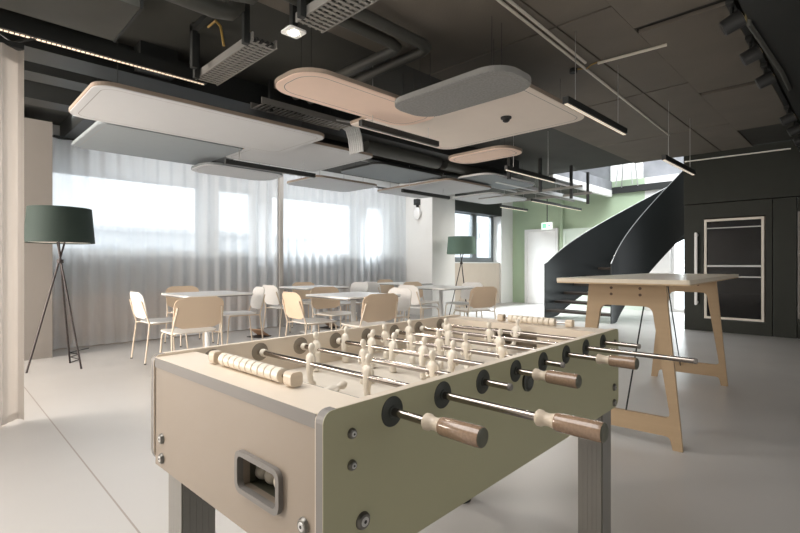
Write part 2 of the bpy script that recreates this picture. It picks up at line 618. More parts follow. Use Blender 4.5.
# dark wall on the right with glazed door
wd = MB()
wd.box(-2.28, -2.0, 9.18, 9.36, 0, 2.12).box(-2.0, -1.17, 9.18, 9.36, 0, .20).box(-2.0, -1.17, 9.18, 9.36, 1.88, 2.12)
wd.box(-1.17, -1.09, 9.18, 9.36, 0, 2.12).box(-1.08, -.80, 9.18, 9.36, 0, 2.12)
wd.box(-.79, 3.3, 9.20, 9.36, 0, 2.12)
wd.box(-2.28, 3.3, 9.14, 9.36, 2.13, ZC)
wd.box(-2.26, 3.3, 9.24, 9.36, .05, .19)
struct(wd.build('wall_right', M['wall_black']))
d3 = struct(bpy.data.objects.new('door_3', None)); COL.objects.link(d3)
MB().box(-1.985, -1.95, 9.165, 9.20, .215, 1.855).box(-1.22, -1.185, 9.165, 9.20, .215, 1.855).box(-1.95, -1.22, 9.165, 9.20, 1.82, 1.855).box(-1.95, -1.22, 9.165, 9.20, .215, .25).build('door_frame', M['conduit'], d3)
MB().box(-1.95, -1.22, 9.185, 9.197, .25, 1.82).build('pane', M['glass_dark'], d3)
MB().box(-1.945, -1.225, 9.175, 9.184, 1.70, 1.716).box(-1.945, -1.225, 9.175, 9.184, 1.07, 1.10).box(-1.945, -1.225, 9.175, 9.184, .90, .92).build('reflection_bar', M['cable_grey'], d3)  # pale bars put in for window reflections on the door glass
MB().tube([(-2.09, 9.18, 1.60), (-2.09, 9.10, 1.63), (-2.09, 9.10, .45), (-2.09, 9.18, .48)], .022).build('door_handle', M['white'], d3, smooth=True)
# second glazed leaf at the frame's right edge
d4 = struct(bpy.data.objects.new('door_4', None)); COL.objects.link(d4)
MB().box(-.785, -.76, 9.17, 9.199, .3, 1.9).box(.2, .225, 9.17, 9.199, .3, 1.9).build('door_frame', M['edge_grey'], d4)
MB().box(-.76, .2, 9.185, 9.195, .3, 1.9).build('pane', M['glass_dark'], d4)
# the room seen dimly behind the dark door
struct(MB().box(-2.25, -1.0, 9.75, 9.80, 0, 2.3).build('wall_inner', M['inside']))

# walls out of frame: behind the camera and on the camera's right
wr = MB()
wr.box(-7.95, -7.3, -3.5, -3.4, 0, ZC).box(-4.9, 3.3, -3.5, -3.4, 0, ZC).box(-7.3, -4.9, -3.5, -3.4, 0, .5).box(-7.3, -4.9, -3.5, -3.4, 2.6, ZC)
struct(wr.build('wall_front', M['wall_white']))
ws = MB()
ws.box(3.2, 3.3, -3.4, 9.36, 0, ZC)
struct(ws.build('wall_side', M['wall_white']))

# pillars
struct(MB().box(-7.70, -6.90, -1.0, 1.05, 0, 2.80).build('trim_4', M['pillar']))
struct(MB().box(-7.70, -6.68, 7.66, 8.44, 0, ZC).build('trim_5', M['wall_white']))
struct(MB().box(-7.50, -7.40, 4.40, 4.47, 0, 2.75).build('trim_6', M['post']))

# storey above the stair opening
up = MB()
up.box(-6.2, -.3, 12.5, 12.7, ZC, 6.4).box(-6.4, -6.2, 9.0, 12.7, ZC + .25, 6.4).box(-.3, -.1, 9.0, 12.7, ZC + .25, 6.4).box(-6.2, -.3, 8.9, 9.05, ZC + .25, 4.2)
struct(up.build('wall_upper', M['concrete']))
MBu = MB()
MBu.box(-4.75, -4.655, 9.12, 12.24, 2.83, 2.99)
struct(MBu.build('trim_7', M['wall_white']))
struct(MB().box(-4.679, -4.665, 9.13, 12.24, 2.99, 3.22).build('trim_9', M['concrete']))
struct(MB().box(-4.75, -4.0, 12.40, 12.5, 3.06, 5.5).build('trim_8', M['wall_white']))
struct(MB().box(-4.68, -.5, 12.24, 12.3, 2.90, 3.06).build('trim_17', M['black']))
u = thing('bar_stool', 'grey metal stool on the upper floor edge above the stair opening', 'stool', (-4.22, 12.02, 3.06))
MB().prism(rrect(.34, .34, .05), .56, .60, XY).build('seat', M['alu'], u)
for sx in (-1, 1):
    for sy in (-1, 1):
        MB().cyl((sx * .19, sy * .19, -.03), (sx * .14, sy * .14, .56), .012, seg=8).build('leg', M['alu'], u)

# ------------------------------------------------------------------ outside
struct(MB().box(-90, -8.2, -60, 70, -6.2, -6.0).build('ground', M['ground']))
b = thing('apartment_building', 'pale building seen faintly through the sheer curtains outside', 'building', (-38, 14, -6))
MB().box(-5, 5, -22, 9, 0, 9.2).build('wall', M['bld'], b)
MB().box(-5.3, 5.3, -22.4, 9.4, 9.2, 9.5).build('roof', M['bld'], b)
for k in range(9):
    for z in (1.2, 4.0, 6.9):
        MB().box(4.96, 5.05, -20 + k * 3.2, -18.3 + k * 3.2, z, z + 1.4).build('window', M['bld_win'], b)
b = thing('apartment_building', 'pale building with small windows seen through the far dark-framed window', 'building', (-30, 46, -6))
MB().box(-5, 5, -14, 8, 0, 13).build('wall', M['bld'], b)
MB().box(-5.3, 5.3, -14.3, 8.3, 13, 13.3).build('roof', M['bld'], b)
for k in range(6):
    for z in (2.5, 6.3, 9.4):
        MB().box(4.96, 5.05, -12.5 + k * 3.2, -11.2 + k * 3.2, z, z + 1.5).build('window', M['bld_win'], b)

# ------------------------------------------------------------------ ceiling structure
# boards with open joints on the right half
bd = MB()
ys = [-2.5, -.5, 1.45, 3.45, 5.45, 7.4, 9.1]
for y0, y1 in zip(ys, ys[1:]):
    for x0, x1 in ((-3.05, -1.742), (-1.728, -1.318)):
        bd.box(x0, x1, y0 + .012, y1 - .012, ZC - .022, ZC, .003)
struct(bd.build('trim_10', M['ceil_board']))
bd = MB()
for y0, y1 in ((1.98, 3.88), (3.98, 5.83), (5.93, 7.82)):
    bd.box(-1.31, -.72, y0, y1, ZC - .035, ZC, .004)
struct(bd.build('trim_11', M['ceil_board']))
struct(MB().box(-1.30, -.72, 3.88, 3.98, ZC - .006, ZC).box(-1.30, -.72, 5.83, 5.93, ZC - .006, ZC).box(-1.30, -.72, 7.82, 7.92, ZC - .006, ZC).build('trim_16', M['blacksoft']))
struct(MB().box(-.60, 3.2, -3.4, 9.14, 2.78, ZC).build('trim_12', M['black']))
# downstand beams on the left
bm_ = MB()
bm_.box(-4.80, -4.48, -3.4, 7.5, 2.74, ZC)
bm_.box(-5.42, -5.16, -3.4, 3.2, 2.78, ZC)
bm_.box(-6.25, -5.98, -3.4, 3.2, 2.78, ZC)
bm_.box(-7.70, -4.3, 1.25, 1.55, 2.76, ZC)
bm_.box(-7.70, -4.3, 3.2, 3.4, 2.76, ZC)
bm_.box(-5.9, -5.7, 3.4, 9.1, 2.80, ZC)
struct(bm_.build('trim_13', M['black']))
bays = MB()
for x0, x1 in ((-5.14, -4.64), (-5.96, -5.44), (-6.88, -6.27)):
    bays.box(x0, x1, -3.3, 1.23, ZC - .02, ZC)
struct(bays.build('trim_14', mat('grey_ceiling_bay', (.36, .39, .40), .8, vary=.1)))


def pipe(name, pts, r, m, label, cat='pipe', group=None):
    return tag(MB().tube(pts, r, 14).build(name, m, smooth=True), label, cat, group)


dct = thing('ventilation_duct', 'wide rectangular dark ventilation duct at the upper left corner of the ceiling', 'duct', (-3.6, -.6, 2.74))
MB().box(-.33, .30, -2.2, 1.56, 0, .22, .004).build('duct_body', M['duct'], dct)
MB().box(-.335, .305, 1.56, 1.575, -.005, .22).build('end_flange', M['black'], dct)
MB().box(-.35, .32, -.02, .02, -.02, .24).build('flange', M['black'], dct)
pipe('ceiling_pipe', [(-2.98, -1.5, 2.74), (-2.98, 1.30, 2.74), (-2.98, 1.40, 2.76), (-2.98, 1.45, 2.82), (-2.98, 1.46, 2.98)], .055, M['duct'], 'dark pipe bending up into the ceiling, left one above the cable trays')
pipe('ceiling_pipe', [(-2.70, -1.5, 2.74), (-2.70, 1.30, 2.74), (-2.70, 1.40, 2.76), (-2.70, 1.45, 2.82), (-2.70, 1.46, 2.98)], .055, M['duct'], 'dark pipe bending up into the ceiling, right one above the cable trays')
pipe('ceiling_pipe', [(-2.50, 1.2, 2.84), (-2.50, 2.74, 2.84), (-2.52, 2.82, 2.84), (-2.59, 2.85, 2.84), (-4.2, 2.85, 2.84)], .042, M['duct'], 'dark insulated ceiling pipe with elbow, farther one beside the bright lamp')
pipe('ceiling_pipe', [(-2.66, 1.2, 2.84), (-2.66, 2.56, 2.84), (-2.68, 2.64, 2.84), (-2.75, 2.67, 2.84), (-4.2, 2.67, 2.84)], .042, M['duct'], 'dark insulated ceiling pipe with elbow, nearer one beside the bright lamp')
pipe('round_duct', [(-4.78, 4.1, 2.70), (-4.78, 5.6, 2.70)], .105, M['duct'], 'dark round duct section behind the cream panel and the pendant lights', 'duct')
pipe('round_duct', [(-4.78, 5.75, 2.70), (-4.78, 7.3, 2.70)], .10, M['duct'], 'dark round duct section behind the small pink panel', 'duct')
for k, (x, z) in enumerate(((-5.05, 2.66), (-5.2, 2.62))):
    pipe('ceiling_pipe', [(x, 3.6, z), (x, 8.6, z)], .022, M['cable_grey'] if k else M['duct'],
         ('thin grey pipe running under the ceiling toward the far wall', 'thin dark pipe beside the round ducts running toward the far wall')[1 - k])
# cable trays


def cable_tray(name, label, x0, x1, y0, y1, z, along='X', hangers=()):
    t = thing(name, label, 'cable tray', ((x0 + x1) / 2, (y0 + y1) / 2, z))
    lx, ly = (x1 - x0) / 2, (y1 - y0) / 2
    if along == 'X':
        MB().box(-lx, lx, -ly, -ly + .012, 0, .06).build('side_rail', M['tray'], t)
        MB().box(-lx, lx, ly - .012, ly, 0, .06).build('side_rail', M['tray'], t)
        f = MB()
        n = int((x1 - x0) / .045)
        for i in range(n):
            x = -lx + .02 + i * .045
            f.box(x, x + .022, -ly + .012, ly - .012, 0, .006)
        f.box(-lx, lx, -.012, .012, .006, .009).box(-lx, lx, -ly * .55, -ly * .42, .006, .009).box(-lx, lx, ly * .42, ly * .55, .006, .009)
        f.build('rung_floor', M['tray'], t)
        c = MB()
        for q in range(4):
            c.tube([(-lx, -ly * .6 + q * ly * .4, .022), (0, -ly * .55 + q * ly * .4, .03), (lx, -ly * .6 + q * ly * .4, .022)], .012, 6)
        c.build('cable_bundle', M['blacksoft'], t)
    else:
        MB().box(-lx, -lx + .012, -ly, ly, 0, .06).build('side_rail', M['tray'], t)
        MB().box(lx - .012, lx, -ly, ly, 0, .06).build('side_rail', M['tray'], t)
        f = MB()
        n = int((y1 - y0) / .05)
        for i in range(n):
            y = -ly + .02 + i * .05
            f.box(-lx + .012, lx - .012, y, y + .024, 0, .006)
        f.build('rung_floor', M['tray'], t)
    for hx, hy in hangers:
        MB().box(hx - .02, hx + .02, hy - .02, hy + .02, -.02, ZC - z).build('hanger', M['black'], t)
    return t


cable_tray('cable_tray', 'slotted cable tray left of the bright lamp, crossing under the dark ceiling', -3.95, -2.98, 1.56, 1.75, 2.63, 'X', ((-.40, -.12), (.44, -.12)))
cable_tray('cable_tray', 'slotted cable tray right of the bright lamp, running out at the top', -2.62, -1.5, 1.67, 1.88, 2.66, 'X', ((-.45, -.13),))
cable_tray('cable_tray', 'mesh cable tray behind the large white panel with grey cables at its end', -4.43, -4.20, 2.3, 3.42, 2.68, 'Y', ((0, -.4),))
cb_ = MB()
for q in range(7):
    x = -4.42 + q * .036
    cb_.tube([(x, 3.20, 2.71), (x, 3.44, 2.73), (x, 3.52, 2.70), (x + .01, 3.55, 2.60), (x + .02, 3.56, 2.50), (x + .02, 3.57, 2.42)], .013, 6)
tag(cb_.build('cable_bundle', M['cable_grey'], smooth=True), 'bundle of light grey cables bending down off the mesh tray', 'cables')
pipe('yellow_cable', [(-3.55, 1.50, 2.90), (-3.42, 1.50, 2.90), (-3.36, 1.51, 2.84), (-3.35, 1.53, 2.70)], .009, M['cable_yellow'], 'short yellow cable looping down onto the left cable tray', 'cable')
hb = thing('ceiling_bracket', 'black L-shaped bracket hanging above the left cable tray', 'bracket', (-3.7, 1.46, 2.63))
MB().box(-.05, .0, -.02, .02, 0, .34).build('post', M['black'], hb)
MB().box(-.05, .30, -.02, .02, .28, .32).build('arm', M['black'], hb)
# bright emergency lamp
el = thing('ceiling_spotlight', 'bright glowing ceiling lamp with starburst between the two cable trays', 'lamp', (-2.72, 1.72, 2.655))
MB().prism(rrect(.13, .13, .02), -.012, .0, XY).build('bezel', M['white'], el)
MB().cyl((0, 0, -.016), (0, 0, -.011), .030, seg=20).build('bulb', M['lamp_hot'], el)
MB().box(-.02, .02, -.02, .02, 0, .31).build('mount', M['black'], el)
spot('spot_light', (-2.72, 1.72, 2.60), (-2.72, 1.72, 0), 55, (1.0, .92, .82), 130, 1.0, .06)

# LED rail
lr = thing('curtain_rail', 'long black ceiling rail with a lit LED strip above the left curtain', 'rail', (-4.22, 0, 2.715))
MB().box(-.035, .035, -3.3, 1.76, .0, .10).build('rail', M['black'], lr)
led = MB()
y = -3.2
while y < 1.72:
    led.box(-.009, .009, y, y + .022, -.006, .0)
    y += .030
led.build('led_strip', M['led'], lr)
MB().tube([(-.0, .30, .0), (.0, .42, -.07), (0, .54, .0)], .010, 8).build('hook', M['black'], lr)

# ------------------------------------------------------------------ acoustic panels


def acoustic(label, x0, x1, y0, y1, z, r, m, em, th=.035, name='acoustic_panel', mount=True):
    cx, cy = (x0 + x1) / 2, (y0 + y1) / 2
    t = thing(name, label, 'acoustic panel', (cx, cy, z), 0, 'acoustic ceiling panels')
    w, h = x1 - x0, y1 - y0
    rl = list(r) if isinstance(r, (list, tuple)) else [r] * 4
    MB().prism(rrect(w, h, rl, 8), .006, th, XY).build('rim', em, t)
    MB().prism(rrect(w - .012, h - .012, rl, 8), .0, .006, XY).build('face', m, t)
    # fine stitched border line
    o, i = rrect(w - .13, h - .13, [max(q - .05, .03) for q in rl], 8), rrect(w - .142, h - .142, [max(q - .056, .025) for q in rl], 8)
    bm2 = MB()
    va = [bm2.bm.verts.new((a, b_, -.0006)) for a, b_ in o]
    vb = [bm2.bm.verts.new((a, b_, -.0006)) for a, b_ in i]
    for k in range(len(va)):
        j = (k + 1) % len(va)
        bm2.bm.faces.new((va[k], va[j], vb[j], vb[k]))
    bm2.build('seam', M['edge_grey'], t)
    if mount:
        for sx in (-1, 1):
            for sy in (-1, 1):
                MB().cyl((sx * (w / 2 - .22), sy * (h / 2 - .2), th), (sx * (w / 2 - .22), sy * (h / 2 - .2), ZC - .03 - z), .002, seg=6).build('wire', M['black'], t)
    return t


acoustic('large white acoustic panel with rounded corners at upper left, nearest the camera', -5.10, -4.03, .87, 2.99, 2.44, .15, M['pan_white'], M['pan_edge'])
acoustic('light grey acoustic panel behind the large white panel, above the first sheer curtain', -6.72, -5.36, 1.19, 2.72, 2.50, .10, M['pan_grey'], M['pan_grey'])
acoustic('cream white acoustic panel right behind the large white one, above the nearest dining table', -5.97, -4.55, 2.70, 4.12, 2.50, .12, M['pan_white'], M['pan_edge'])
acoustic('small white acoustic panel partly hidden by the pendant light before the first sheer curtain', -6.72, -6.0, 2.52, 3.72, 2.40, .25, M['pan_white'], M['frame_dark'])
acoustic('white acoustic panel edge in front of the second sheer curtain near the slim post', -6.95, -5.98, 4.2, 5.5, 2.45, .14, M['pan_white'], M['pan_edge'])
acoustic('long salmon pink acoustic panel with rounded end below the bright lamp', -3.40, -2.82, 1.88, 3.42, 2.495, .22, M['pan_pink'], M['pan_edge'])
acoustic('large square cream acoustic panel with a smoke detector on it', -3.80, -1.96, 3.06, 4.62, 2.54, (.17, .17, .03, .17), M['pan_cream'], M['pan_edge'])
acoustic('mottled dark grey oval acoustic panel overlapping the cream panel', -2.93, -1.77, 2.75, 3.28, 2.45, .20, M['pan_dark'], mat('grey_felt_rim', (.27, .27, .26), .9), .04)
acoustic('small pink oval acoustic panel behind the cream panel', -4.03, -3.05, 4.82, 5.33, 2.50, .20, M['pan_pink'], M['pan_edge'])
acoustic('bluish grey acoustic panel between the cream white panel and the column', -5.9, -4.93, 4.5, 6.0, 2.54, .16, M['pan_grey'], M['black'])
acoustic('white acoustic panel above the black pendant light near the column', -6.6, -4.8, 5.92, 7.2, 2.47, .14, M['pan_white'], M['pan_edge'])
acoustic('grey acoustic panel with rounded end near the hanging rods', -5.0, -4.28, 6.25, 7.85, 2.54, .22, M['pan_grey'], M['frame_white'])
acoustic('pale acoustic panel close to the far window and column', -6.4, -5.3, 7.9, 9.3, 2.52, .16, M['pan_white'], M['frame_white'])
sd = thing('smoke_detector', 'round dark smoke detector on the cream acoustic panel', 'smoke detector', (-2.52, 3.98, 2.54))
MB().lathe((0, 0, 0), (0, 0, -1), [(0, .052), (.015, .052), (.02, .045)], 20).build('base', M['blacksoft'], sd, smooth=True)
MB().lathe((0, 0, -.02), (0, 0, -1), [(0, .036), (.02, .032), (.03, .018)], 20).build('sensor', M['blacksoft'], sd, smooth=True)

# ------------------------------------------------------------------ linear pendants


def pendant(label, x, y0, y1, z, lit=False, rz=0.0):
    cy = (y0 + y1) / 2
    t = thing('pendant_light', label, 'pendant light', (x, cy, z), rz, 'linear pendant lights')
    L = y1 - y0
    MB().box(-.024, .024, -L / 2, L / 2, .008, .062, .003).build('housing', M['black'], t)
    MB().box(-.012, .012, -L / 2 + .01, L / 2 - .01, 0.002, .008).build('diffuser', M['led_soft'] if lit else M['steel_d'], t)
    if lit:
        pl = area_light('pendant_glow', (x, cy, z - .006), (0, 0, rz), .02, L - .05, 3 if x > -2 else 14, (1.0, .95, .88))
    for s in (-1, 1):
        MB().cyl((0, s * L * .36, .062), (0, s * L * .36, ZC - z), .003, seg=6).build('wire', M['alu'], t)
    return t


pendant('black linear pendant light in front of the first sheer curtain', -5.36, 2.46, 3.72, 2.28)
pendant('black linear pendant light overlapping the lower edge of the cream panel', -3.29, 2.78, 3.86, 2.36)
pendant('black linear pendant light right of the cream panel, lit underneath', -1.66, 3.45, 4.68, 2.33, True)
pendant('black linear pendant light in front of the stair opening', -1.62, 5.72, 6.95, 2.25, True)
pendant('black linear pendant light behind the small pink panel', -3.20, 5.05, 6.30, 2.27, True)
pendant('black linear pendant light beside the white column with the oval fitting', -5.45, 5.50, 6.72, 2.29)
pendant('black linear pendant light in front of the far dark-framed window', -5.75, 8.85, 9.98, 2.36, True)
pendant('black linear pendant light above the exit sign', -4.85, 8.6, 9.8, 2.38, True)
pendant('farthest black linear pendant light near the green wall', -4.95, 9.9, 11.1, 2.40, True)

# suspended grid of rails near the far end
for k, (x0, y0, x1, y1, z, r) in enumerate(((-4.6, 7.0, -4.6, 10.5, 2.56, .03), (-5.0, 7.5, -5.0, 10.8, 2.62, .022), (-4.15, 6.6, -4.15, 9.3, 2.66, .03), (-5.9, 8.3, -3.7, 8.3, 2.52, .02), (-5.6, 9.4, -4.0, 9.4, 2.55, .025))):
    lab = ('grey steel rail running to the far wall beside the hanging rods', 'thin grey conduit left among the far ceiling rails', 'grey rail nearest the small pink panel running to the stair opening',
           'thin crossing bar under the far ceiling, nearer one', 'crossing bar under the far ceiling, farther one')[k]
    tag(MB().box(min(x0, x1) - r, max(x0, x1) + r, min(y0, y1) - r, max(y0, y1) + r, z - r, z + r).build('ceiling_rail', M['cable_grey'] if k in (0, 2) else M['tray']), lab, 'rail')
for k, (px, py, z0) in enumerate(((-4.155, 6.65, 2.49), (-4.12, 7.6, 2.38), (-4.0, 8.55, 2.35), (-4.05, 9.4, 2.33))):
    lab = ('first', 'second', 'third', 'fourth')[k]
    tag(MB().box(px - .024, px + .024, py - .02, py + .02, z0, ZC).build('hanging_bracket', M['black']),
        'black vertical hanging bracket, %s from left toward the stair opening' % lab, 'bracket', 'hanging brackets')

# white conduits on the ceiling
pipe('conduit', [(-1.665, -1.0, 2.936), (-2.03, 7.4, 2.936)], .012, M['conduit'], 'white conduit running lengthwise on the ceiling boards', 'conduit')
pipe('conduit', [(-1.615, -1.0, 2.936), (-1.84, 4.22, 2.936)], .012, M['conduit'], 'shorter white conduit beside the long one', 'conduit')
pipe('conduit', [(-1.76, 4.30, 2.932), (-1.20, 4.32, 2.922)], .013, M['conduit'], 'short white conduit crossing the ceiling boards', 'conduit')
pipe('yellow_cable', [(-1.97, 4.32, 2.945), (-1.88, 4.34, 2.93), (-1.82, 4.30, 2.935), (-1.74, 4.30, 2.945)], .006, M['cable_yellow'], 'yellow cable joining the two white conduits', 'cable')
tag(MB().cyl((-1.99, 4.30, 2.91), (-1.99, 4.30, 2.97), .035, seg=16).build('junction_box', M['blacksoft']), 'small black round junction box beside the white conduits', 'junction box')
pipe('conduit', [(-2.26, 9.12, 2.86), (-.86, 9.12, 2.84)], .010, M['conduit'], 'thin white conduit across the top of the dark wall', 'conduit')

# ------------------------------------------------------------------ track spots
tr = thing('lighting_track', 'black lighting track along the right ceiling carrying the spotlights', 'track', (-.695, 5.5, 2.93))
MB().box(-.02, .02, -4.5, 3.55, 0, .04).build('rail', M['black'], tr)


def track_spot(y, label):
    t = thing('track_spotlight', label, 'spotlight', (-.695, y, 2.93), 0, 'track spotlights')
    MB().box(-.025, .025, -.08, .08, -.03, 0, .003).build('adapter', M['black'], t)
    MB().cyl((0, 0, -.03), (0, 0, -.09), .012, seg=10).build('stem', M['black'], t)
    ax = Vector((.80, .12, .36)).normalized()
    c = Vector((-.0, 0, -.14))
    MB().lathe(c - ax * .06, ax, [(0, .048), (.006, .055), (.115, .060), (.125, .060)], 22).build('housing', M['spot_body'], t, smooth=True)
    MB().lathe(c + ax * .0645, ax, [(0, .052), (.002, .052)], 22).build('lens', M['spot_lens'], t)
    return t


ts = (3.98, 4.70, 5.42, 7.05, 7.70, 8.35, 8.95)
for k, y in enumerate(ts):
    track_spot(y, ('nearest black spotlight on the right ceiling track', 'second black spotlight from the front on the right ceiling track', 'third black spotlight from the front on the right ceiling track, before the gap',
                   'black spotlight just behind the gap on the right ceiling track', 'fifth black spotlight from the front on the right ceiling track', 'second to last black spotlight toward the dark wall', 'farthest black spotlight close to the dark wall')[k])
pipe('conduit', [(-.60, 3.9, 2.90), (-.60, 4.0, 2.76), (-.55, 5.2, 2.76), (-.55, 5.75, 2.76)], .016, M['duct'], 'dark conduit looping beside the right ceiling track', 'conduit')

# ------------------------------------------------------------------ curtains


def curtain(name, label, m, x, y0, y1, z0, z1, per, amp, group=None, seed=0, per_m=14, hem=None):
    t = thing(name, label, 'curtain', (x, y0, z0), 0, group)
    rnd = random.Random(seed)
    ph = [rnd.uniform(0, 6.28) for _ in range(4)]
    L = y1 - y0

    def f(u, v):
        y = u * L
        a = amp * (1 + .35 * math.sin(y * 1.7 + ph[0]))
        dx = a * math.sin(2 * PI * y / per + ph[1] + .5 * math.sin(y * 2.3 + ph[2])) + .25 * a * math.sin(2 * PI * y / (per * .47) + ph[3])
        sp = .75 + .25 * (1 - v)
        return (dx * sp, y, v * (z1 - z0))
    n = max(20, int(L / per * per_m))
    MB().grid(f, n, 4).build('fabric', m, t, smooth=True)
    hh = .05 if hem is None else hem

    def g(u, v):
        p = f(u, v * hh / (z1 - z0))
        return (p[0] + .002, p[1], p[2])
    MB().grid(g, n, 1).build('hem', m, t, smooth=True)

    def h_(u, v):
        p = f(u, 1 - v * .09 / (z1 - z0))
        return (p[0] + .002, p[1], p[2])
    MB().grid(h_, n, 1).build('heading_tape', m, t, smooth=True)
    MB().box(-.02, .02, 0, L, z1 - z0, z1 - z0 + .035).build('track', M['black'], t)
    return t


curtain('sheer_curtain', 'long sheer white curtain behind the dark green lamp, left of the slim post', M['sheer'], -7.46, 1.0, 4.40, .015, 2.74, .20, .024, 'sheer window curtains', 3)
curtain('sheer_curtain', 'sheer white curtain between the slim post and the white column', M['sheer'], -7.46, 4.47, 7.62, .015, 2.74, .18, .024, 'sheer window curtains', 5)
curtain('white_curtain', 'gathered white curtain hanging at the left edge of the picture', M['curtain'], -4.19, -1.4, .475, .02, 2.60, .15, .055, None, 11, 16)

# fitting on the column
wf = thing('wall_fitting', 'white oval fitting with black bracket high on the white column', 'wall fitting', (-7.08, 7.66, 2.12))
MB().sphere((0, -.05, .12), .12, .9, .35, 1.15, 20).build('oval_body', M['white'], wf, smooth=True)
MB().box(-.06, .06, -.10, 0, .30, .43, .005).build('bracket', M['black'], wf)
MB().box(-.02, .02, -.06, -.02, .24, .31).build('neck', M['black'], wf)

# exit sign
es = thing('exit_sign', 'small lit green and white emergency exit sign hanging before the white door', 'sign', (-5.93, 11.3, 2.02))
MB().box(-.16, .16, -.02, .02, 0, .18, .004).build('sign_box', M['white'], es)
MB().box(-.155, .155, -.023, -.0205, .005, .175).build('sign_face', M['sign_white'], es)
pg = MB()
pg.box(-.13, -.01, -.0255, -.0235, .03, .15)
pg.prism([(.02, .075), (.07, .075), (.07, .05), (.13, .09), (.07, .13), (.07, .105), (.02, .105)], -.0255, -.0235, XZ)
pg.build('pictogram', M['sign_green'], es)
MB().cyl((0, 0, .18), (0, 0, .95), .012, seg=8).build('rod', M['black'], es)
es.rotation_euler = (0, 0, math.radians(-8))

# ------------------------------------------------------------------ staircase
SX, SY, RI, RO = -2.287, 9.06, 1.17, 2.50
st = thing('staircase', 'curved black steel staircase rising to the opening beside the dark wall', 'staircase', (SX, SY, 0))


def sp(th, r, z):
    return (-r * math.cos(th), r * math.sin(th), z)


def balustrade(r, name, th1, s_top, s_bot):
    n = 48
    m = MB()
    rows = []
    for i in range(n + 1):
        th = -0.02 + (th1 + .02) * i / n
        zb = max(0.0, s_bot * th - .22) if i > 0 else 0.0
        zt = 1.12 + s_top * max(th, 0)
        ri, ro = r - .008, r + .008
        rows.append([m.bm.verts.new(sp(th, ri, zb)), m.bm.verts.new(sp(th, ro, zb)), m.bm.verts.new(sp(th, ro, zt)), m.bm.verts.new(sp(th, ri, zt))])
    for a, b_ in zip(rows, rows[1:]):
        for k in range(4):
            j = (k + 1) % 4
            m.bm.faces.new((a[k], a[j], b_[j], b_[k]))
    m.bm.faces.new(rows[0])
    m.bm.faces.new(rows[-1][::-1])
    o = m.build(name, M['stair'], st, smooth=True)
    pts = [sp(-.02 + (th1 + .02) * i / n, r, 1.125 + s_top * max(-.02 + (th1 + .02) * i / n, 0)) for i in range(n + 1)]
    MB().tube(pts, .008, 8).build('handrail', M['stair_rail'], o, smooth=True)


balustrade(RI, 'balustrade', 2.3, 1.33, 1.4)
balustrade(RO, 'balustrade', 2.3, 1.38, 1.4)
for i in range(17):
    t0 = .02 + i * .125
    z = .175 * (i + 1)
    m = MB()
    n = 4
    lo, hi = [], []
    out = [(t0 - .02 + (.125 + .05) * k / n, RI + .012) for k in range(n + 1)] + [(t0 - .02 + (.125 + .05) * k / n, RO - .012) for k in range(n, -1, -1)]
    lo = [m.bm.verts.new(sp(a, r, z - .045)) for a, r in out]
    hi = [m.bm.verts.new(sp(a, r, z)) for a, r in out]
    m.bm.faces.new(lo); m.bm.faces.new(hi)
    for k in range(len(out)):
        j = (k + 1) % len(out)
        m.bm.faces.new((lo[k], lo[j], hi[j], hi[k]))
    m.build('tread', M['tread'], st)

# ------------------------------------------------------------------ floor lamps


def floor_lamp(label, loc, shade_m, rz, feet):
    t = thing('floor_lamp', label, 'floor lamp', loc, rz)
    prof = [(0, .315), (.37, .285)]
    s = MB()
    seg = 40
    for (z0, r0), (z1, r1) in zip(prof, prof[1:]):
        rings = []
        for z, r in ((z0, r0), (z1, r1), (z1, r1 - .006), (z0, r0 - .006)):
            rings.append([s.bm.verts.new((r * math.cos(2 * PI * k / seg), r * math.sin(2 * PI * k / seg), 1.335 + z)) for k in range(seg)])
        for a, b_ in zip(rings, rings[1:] + rings[:1]):
            for k in range(seg):
                j = (k + 1) % seg
                s.bm.faces.new((a[k], a[j], b_[j], b_[k]))
    sh = s.build('lamp_shade', shade_m, t, smooth=True)
    MB().cyl((0, 0, 1.69), (0, 0, 1.695), .283, seg=40).build('top_diffuser', M['shade_in'], sh)
    MB().cyl((0, 0, 1.345), (0, 0, 1.35), .308, seg=40).build('bottom_diffuser', M['shade_in'], sh)
    for (fx, fy), (tx, ty) in feet:
        MB().cyl((fx, fy, .0), (tx, ty, 1.42), .0095, seg=10).build('leg', M['lamp_leg'], t, smooth=True)
    MB().cyl((0, 0, 1.12), (0, 0, 1.16), .030, seg=14).build('joint', M['lamp_leg'], t)
    return t


def tripod(pts, k=.32):
    out = []
    for x, y in pts:
        n = math.hypot(x, y)
        out.append(((x, y), (-x * k * .45, -y * k * .45)))
    return out


c1 = (-6.13, 1.00)
floor_lamp('large dark green tripod floor lamp beside the left pillar', (*c1, 0), M['lamp_green'], 0,
           tripod([(.04, -.29), (.21, .15), (-.24, .13)], .45))
floor_lamp('smaller-looking green tripod floor lamp far back beside the white column', (-6.22, 8.08, 0), M['lamp_green2'], 0,
           tripod([(.25, -.10), (-.05, .27), (-.2, -.17)], .45))
pipe('power_cord', [(-6.36, 1.12, .006), (-6.5, 1.25, .006), (-6.75, 1.2, .006), (-6.9, 1.32, .006), (-7.1, 1.25, .006), (-7.3, 1.5, .006)], .005, M['blacksoft'], 'black power cord on the floor behind the dark green lamp', 'cord')

# ------------------------------------------------------------------ dining tables and chairs


